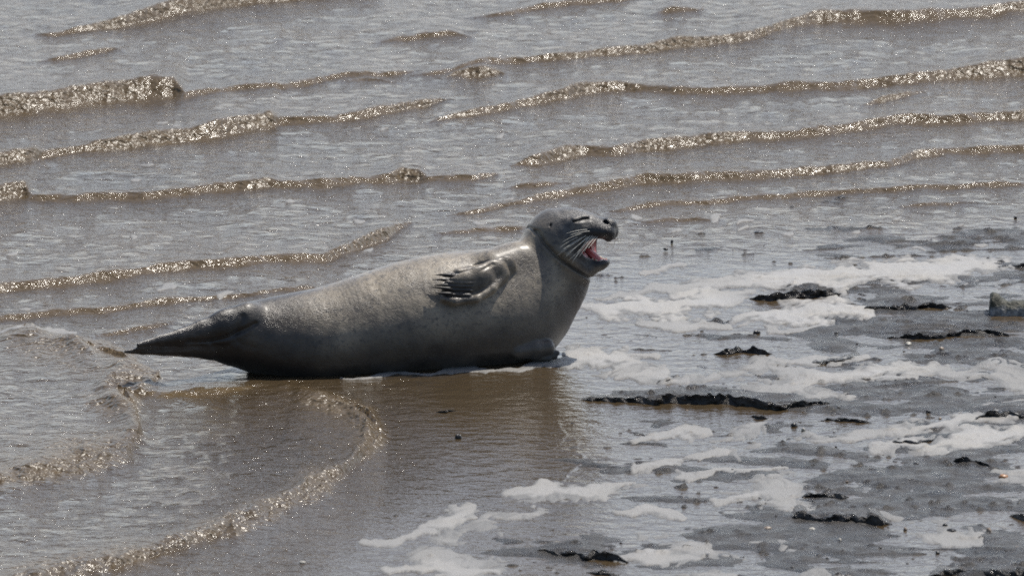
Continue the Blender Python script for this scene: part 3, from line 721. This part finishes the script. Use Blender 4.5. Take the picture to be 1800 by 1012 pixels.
for i, (a, b, c_) in enumerate(DIG):                            # five claws
    p0 = SL(b[0]+5, b[1], .027); p2 = SL(c_[0], c_[1]+.5, .030); pm = (p0+p2)/2+np.array([0, -.006, .004])
    t = np.linspace(0, 1, 9)[:, None]; path = (1-t)**2*p0+2*t*(1-t)*pm+t*t*p2
    tube(path, .0052*(1-np.linspace(0, 1, 9)**1.6)+.0006, 10, .75, 'claw', M_claw, seal)
def bez(p0, p1, p2, n=14):
    t = np.linspace(0, 1, n)[:, None]; return (1-t)**2*p0+2*t*(1-t)*p1+t*t*p2
WH = [((1046,398),(1032,395),(1017,399)), ((1044,403),(1026,403),(1011,414)), ((1043,405),(1020,411),(1006,424)), ((1047,404),(1030,416),(1001,438)), ((1044,407),(1026,414),(1008,431)),
      ((1047,406),(1034,422),(1015,441)), ((1049,406),(1040,424),(1027,452)), ((1052,407),(1044,426),(1031,444)), ((1050,410),(1040,428),(1022,446)), ((1054,409),(1048,424),(1040,440)),
      ((1050,401),(1036,398),(1024,402)), ((1042,409),(1024,420),(1012,426)), ((1057,410),(1053,418),(1049,430)), ((1060,411),(1059,418),(1056,425)), ((1048,409),(1036,420),(1017,436))]
for a, b, c_ in WH:
    p0 = HL(*a, -.050); p1 = HL(*b, -.092); p2 = HL(*c_, -.118)
    tube(bez(p0, p1, p2), np.linspace(.00095, .0004, 14), 6, 1, 'whisker', M_whisk, seal)
for a, b, c_ in (((1082,412),(1086,420),(1085,430)), ((1080,414),(1082,424),(1080,432)), ((1084,410),(1090,416),(1091,424)), ((1078,416),(1076,434),(1067,445)), ((1081,408),(1089,412),(1096,420))):
    tube(bez(HL(*a, .02), HL(*b, .03), HL(*c_, .035)), np.linspace(.0009, .0004, 14), 6, 1, 'whisker', M_whisk, seal)
for a, b, c_ in (((1020,378),(1016,370),(1008,364)), ((1023,378),(1022,368),(1018,361)), ((1030,379),(1032,371),(1036,364))):
    tube(bez(HL(*a, -.045), HL(*b, -.05), HL(*c_, -.055)), np.linspace(.0009, .0004, 14), 6, 1, 'whisker', M_whisk, seal)
def blob(name, c, r, mat, parent, seed=0, amp=.1, axes=None, nu=20, nv=12, fr=3.0):
    u = np.linspace(0, 2*math.pi, nu, endpoint=False); v = np.linspace(0, math.pi, nv); Vv = []; Ff = []
    for b in v:
        for a in u: Vv.append((math.cos(a)*math.sin(b), math.sin(a)*math.sin(b), math.cos(b)))
    Vv = np.array(Vv); s_ = 1+amp*noise3(Vv[:, 0]*fr+seed, Vv[:, 1]*fr, Vv[:, 2]*fr, seed)+.5*amp*noise3(Vv[:, 0]*fr*2.3+seed, Vv[:, 1]*fr*2.3, Vv[:, 2]*fr*2.3, seed+3)
    P = Vv*s_[:, None]*np.array(r)
    if axes is not None: P = P@np.array(axes)
    for i in range(nv-1):
        for j in range(nu): Ff.append((i*nu+j, (i+1)*nu+j, (i+1)*nu+(j+1) % nu, i*nu+(j+1) % nu))
    return make_mesh(name, P+np.asarray(c), np.array(Ff), mat, parent)
ctl, stl = math.cos(R(-34)), math.sin(R(-34))
blob('tongue', HL(1043,448.5), (.036, .021, .0100), M_tongue, seal, 5, .06, [hxl*ctl+zl*stl, hyl, -hxl*stl+zl*ctl])
for s_ in (-1, 1):
    for px_, py_, hh in ((1046,453,.004),(1052,455.5,.005),(1058,457.5,.005),(1064,459,.0085)):
        yy = s_*(.024-.010*max(0, (px_-1051)/12))
        tube(np.array([HL(px_, py_+3, yy), HL(px_, py_-hh*540*.5, yy), HL(px_-1, py_-hh*540, yy)]), (.0042, .0032, .0008), 8, 1, 'tooth', M_tooth, seal)
blob('gum', HL(1059,459), (.016, .024, .006), M_gum, seal, 9, .12, [hxl, hyl, zl])
#@@
# ------------------------------------------------------------------ broken ledges of mud
def ledge(path, label, depth=.10, seed=0, cat='mud ledge', name='mud_ledge', mat=None, group='broken ledges in the mudflat'):
    a = np.array(path, float); P = G(a[:, 0], a[:, 1]); d = np.r_[0, np.cumsum(np.hypot(*np.diff(P[:, :2], axis=0).T))]
    n = max(24, int(d[-1]/.0045)); t = np.linspace(0, d[-1], n)
    cx = np.interp(t, d, P[:, 0]); cy = np.interp(t, d, P[:, 1]); depth = depth*.55; hh = np.interp(t, d, a[:, 2])/740
    endf = sstep(0, .06, np.minimum(t, d[-1]-t)); hh = hh*(.15+.85*endf)*np.clip(1+.55*noise2(t*13, t*0+seed, 90)+.45*noise2(t*38, t*0+seed, 91), .25, 1.6)
    cy = cy+.05*noise2(t*7, t*0+seed, 97)+.02*noise2(t*25, t*0+seed, 98)
    prof = [(-.014,-.030),(-.004,-.012)]+[(.0, q) for q in np.linspace(0, .86, 8)]+[(.002,.95),(.008,1.0),(.02,1.0),(.05,.97)]+[(q, 1.0-q**1.3-.02) for q in np.linspace(.12, 1.0, 14)]+[(1.02,-.8)]
    V = []
    for k, (u, v) in enumerate(prof):
        yy = (u if k < 12 else u*depth*(.2+.8*endf)*(1+.3*noise2(t*6, t*0+seed, 92)))*np.ones(n)
        zz = v*np.ones(n) if k < 2 else v*hh
        P3 = np.stack([cx, cy+yy, zz*1.0], -1)
        if k > 1:
            f1 = noise3(P3[:, 0]*38, P3[:, 1]*38, P3[:, 2]*60+seed, 93); f2 = noise3(P3[:, 0]*95, P3[:, 1]*95, P3[:, 2]*130+seed, 94); f3 = noise3(P3[:, 0]*210, P3[:, 1]*160, P3[:, 2]*260, 95)
            g1 = noise3(P3[:, 0]*45+7, P3[:, 1]*45, P3[:, 2]*60, 96); g2 = noise3(P3[:, 0]*120+7, P3[:, 1]*90, P3[:, 2]*140, 99)
            amp_ = .35+.65*endf
            P3[:, 1] -= amp_*(.014*f1+.008*f2+.003*f3); P3[:, 2] += amp_*(.0035*g1+.0028*g2)*(1 if v > .2 else .3)*(1 if u < .3 else .5); P3[:, 0] += .004*f2
        P3[:, 2] -= .003*(1-endf)
        V.append(P3)
    V = np.stack(V, 1).reshape(-1, 3); o_ = np.array([cx.mean(), cy.mean(), 0])
    ob = make_mesh(name, V-o_, grid_faces(n, len(prof))[:, ::-1], mat or M_ledge); ob.location = o_
    tag(ob, label, cat, group); return ob
LED = [
 ([(1010,703,5),(1060,703,8),(1110,708,10),(1150,711,14),(1190,708,22),(1240,709,22),(1290,714,22),(1350,717,16),(1400,716,12),(1440,715,8),(1480,713,4)], 'longest black broken mud ledge, right of the seal reflection with brown water below it', .16),
 ([(1308,522,4),(1340,525,13),(1400,527,15),(1450,525,14),(1492,521,6)], 'dark crumbly mud ledge between two foam sheets, left of the foam heap', .14),
 ([(1500,540,5),(1540,545,11),(1590,546,13),(1640,542,12),(1685,540,5)], 'dark crumbly mud ledge starting at the right end of the foam heap', .14),
 ([(1245,624,5),(1265,622,9),(1300,622,12),(1340,621,12),(1362,618,4)], 'short reddish black mud clod ridge below the foam heap, right of the seal chest', .06),
 ([(1545,598,4),(1600,594,9),(1640,596,9),(1700,591,9),(1760,590,8),(1785,586,3)], 'low brown rugged mud ledge below the dark rock at the right edge', .12),
 ([(1384,905,8),(1400,911,14),(1450,914,14),(1500,916,14),(1530,921,16),(1578,923,5)], 'smooth topped grey mud slab with a black undercut front, lower right', .40),
 ([(1400,869,6),(1430,876,12),(1480,876,11),(1494,869,4)], 'small round black mud clod just above the smooth grey slab', .10),
 ([(1662,810,4),(1690,814,12),(1740,820,10),(1757,820,3)], 'brown black mud ledge near the right edge beside the orange shell', .12),
 ([(1695,740,5),(1740,738,10),(1800,736,12),(1900,734,12)], 'dark mud ledge running out of the right edge above the long foam strip', .10),
 ([(922,972,5),(960,975,9),(1010,978,10),(1040,985,14),(1100,990,12),(1112,988,3)], 'black wet mud ledge near the bottom edge below the middle', .14),
 ([(1308,731,2),(1340,735,7),(1362,732,2)], 'tiny dark mud crumb ridge just under the longest ledge', .05),
 ([(1430,738,4),(1480,743,10),(1545,745,5)], 'short dark mud ledge just right of and below the longest ledge', .09),
 ([(1620,1010,4),(1700,1014,12),(1800,1013,15),(1900,1010,12)], 'brown lumpy mud ledge in the bottom right corner', .2),
 ([(1022,1008,4),(1060,1013,8),(1102,1010,3)], 'small black mud ledge cut by the bottom edge', .08),
 ([(1548,780,3),(1600,783,7),(1652,776,3)], 'thin pale-flecked mud ridge lying above the long foam strip', .07),
 ([(755,718,2),(790,722,5),(818,722,2)], 'thin black mud crest in the brown water under the seal reflection', .05),
 ([(1768,466,4),(1785,468,11),(1815,468,12),(1870,466,7)], 'dark mud hump at the right end of the big foam sheet', .12),
 ([(1765,907,6),(1800,909,14),(1870,908,12)], 'smooth dark mud hump cut by the right edge, right of the grey slab', .22),
 ([(1405,640,2),(1440,640,7),(1500,632,6),(1530,628,2)], 'low smooth mud hump in the middle of the right half', .20),
]
for i, (p, lab, dp) in enumerate(LED): ledge(p, lab, dp, seed=i*3.7)
# the jagged rock at the right edge
def rock_mat():
    m = NT('algae_rock'); v = m.coord(); sx = m.n('ShaderNodeSeparateXYZ'); m.l(v, sx.inputs[0])
    n = m.noise(v, 30, 4); h = m.math('ADD', sx.outputs['Z'], m.math('MULTIPLY', m.math('SUBTRACT', n, .5), .035))
    col = m.mix(m.ramp(m.noise(v, 70, 3), .35, .65), (.022, .024, .014), (.060, .058, .036))
    col = m.mix(m.ramp(h, .018, .034), m.mix(m.ramp(m.noise(v, 90, 3), .4, .6), (.30, .30, .29), (.14, .145, .15)), col)
    return m.fin(col, .6, m.bump(m.noise(v, 140, 4), .006, .8))
rp = np.array([(1739,3),(1741,34),(1747,39),(1756,35),(1766,28),(1774,23),(1786,25),(1800,24),(1820,26),(1845,19),(1870,12),(1880,2)], float)
n = 90; tx = np.linspace(rp[0, 0], rp[-1, 0], n); th = np.interp(tx, rp[:, 0], rp[:, 1])/530; base = G(tx, np.full(n, 556.)); V = []
an = np.linspace(-.15, math.pi+.15, 22)
for i in range(n):
    wdt = .050*(.45+.55*min(1, th[i]/.05)); e = 2/3.2
    for j, a_ in enumerate(an):
        c_, s_ = math.cos(a_), math.sin(a_)
        q = np.array([base[i, 0], base[i, 1]+wdt-wdt*np.sign(c_)*abs(c_)**e*(1-.25*max(s_, 0)), th[i]*np.sign(s_)*abs(s_)**e-.004])
        f_ = noise3(np.array([q[0]*45]), np.array([q[1]*45]), np.array([q[2]*45]), 4)[0]; f2 = noise3(np.array([q[0]*130]), np.array([q[1]*130]), np.array([q[2]*130]), 6)[0]
        V.append(q+np.array([.003*f_, -.006*f_-.002*f2, .0025*f_+.001*f2]))
V = np.array(V); o_ = np.array([base[0, 0], base[0, 1], 0]); rk = make_mesh('rock', V-o_, grid_faces(n, len(an))[:, ::-1], rock_mat()); rk.location = o_
tag(rk, 'jagged dark olive rock with a pale foot standing at the right edge', 'rock')

# ------------------------------------------------------------------ stones and shells
M_st = {'dark': simple('dark_stone', (.030, .028, .027), .35), 'tan': simple('tan_stone', (.26, .20, .15), .45), 'shell': simple('pale_shell', (.45, .42, .36), .4), 'orange': simple('orange_shell', (.40, .20, .09), .4)}
def stone(px, py, wpx, hpx, kind, label, name='pebble', cat='pebble', group=None, seed=0, zz=.002):
    p = G(px, py); r = (wpx/1080, wpx/1080*.85, hpx/1060)
    ob = blob(name, (0, 0, r[2]*.55), r, M_st[kind], None, seed, .28, nu=16, nv=10, fr=1.6); ob.location = (p[0], p[1], zz-r[2]*.5); ob.rotation_euler = (0, 0, seed*1.3)
    return tag(ob, label, cat, group)
ST = [(1333,410,17,5,'dark','flat black stone in the smooth water right of the seal nose'), (1181,426,6,7,'dark','tiny upright dark stone between the seal chin and the flat black stone'),
 (1170,439,10,5,'dark','small dark stone in a dark streak right of the seal chin'), (1785,384,8,6,'dark','small dark stone alone in the smooth water at the upper right edge'),
 (1470,587,9,6,'dark','small black stone just below the foam heap'), (1330,586,12,9,'dark','dark lump of weed-like mud left of the small black stone below the foam heap'),
 (806,770,13,12,'dark','black stone alone in the water below the seal belly'), (1349,931,15,8,'tan','brown lump with pale flecks left of the pale shell, lower right'),
 (1427,932,15,7,'shell','pale shell on the mud in front of the smooth grey slab'), (1738,935,9,11,'tan','tan upright pebble right of the smooth grey slab'),
 (1786,965,10,7,'tan','tan pebble in the lower right corner area beside grey water'), (1648,972,8,6,'dark','small dark pebble beside the smooth pool at lower right'),
 (1764,839,15,8,'orange','orange shell beside the brown black ledge near the right edge'), (1661,924,9,6,'dark','small dark pebble up and left of the tan upright pebble'),
 (1672,934,16,7,'dark','dark elongated stone left of the tan upright pebble'), (1396,749,11,9,'dark','knobbly dark stone below the right end of the longest ledge'),
 (1412,757,7,8,'shell','pale bead-like shell under the knobbly dark stone'), (1632,725,9,6,'dark','dark pebble above the dark ledge at the right edge'),
 (1591,931,7,6,'tan','tiny reddish pebble right of the black undercut slab'), (1610,817,10,6,'dark','dark pebble left of the brown black ledge'),
 (1655,616,10,9,'tan','brown pebble standing below the low brown rugged ledge'), (532,989,11,4,'shell','white speck of shell alone in the water at the bottom left of middle'),
 (1597,606,12,8,'shell','whitish shell fragment in the reddish mud below the foam heap'), (1476,950,7,5,'shell','small white shell on the grey mud near the bottom')]
for i, (x_, y_, w_, h_, k_, lab) in enumerate(ST):
    sh = k_ in ('shell', 'orange') and 'shell' in lab
    stone(x_, y_, w_, h_, k_, lab, 'shell' if sh else 'pebble', 'shell' if sh else 'pebble', 'loose stones and shells on the mud', i)
rg = random.Random(5); n_ = 0
while n_ < 48:
    x_ = rg.uniform(1090, 1795); y_ = rg.uniform(590, 1008)
    if rg.random() > (x_-1000)/800*.6+(y_-560)/450*.4: continue
    k_ = rg.choice(['dark']*5+['tan']); n_ += 1; w_ = rg.uniform(2.5, 6)
    q = G(x_, y_); mz = float(mud_height(np.array([q[0]]), np.array([q[1]]))[0])
    stone(x_, y_, w_, w_*rg.uniform(.5, .9), k_, 'tiny %s pebble among the scattered grit on the mudflat' % ('tan' if k_ == 'tan' else 'dark'), 'pebble', 'pebble', '%s grit pebbles scattered over the mudflat' % ('tan' if k_ == 'tan' else 'dark'), n_+40, max(0, mz))
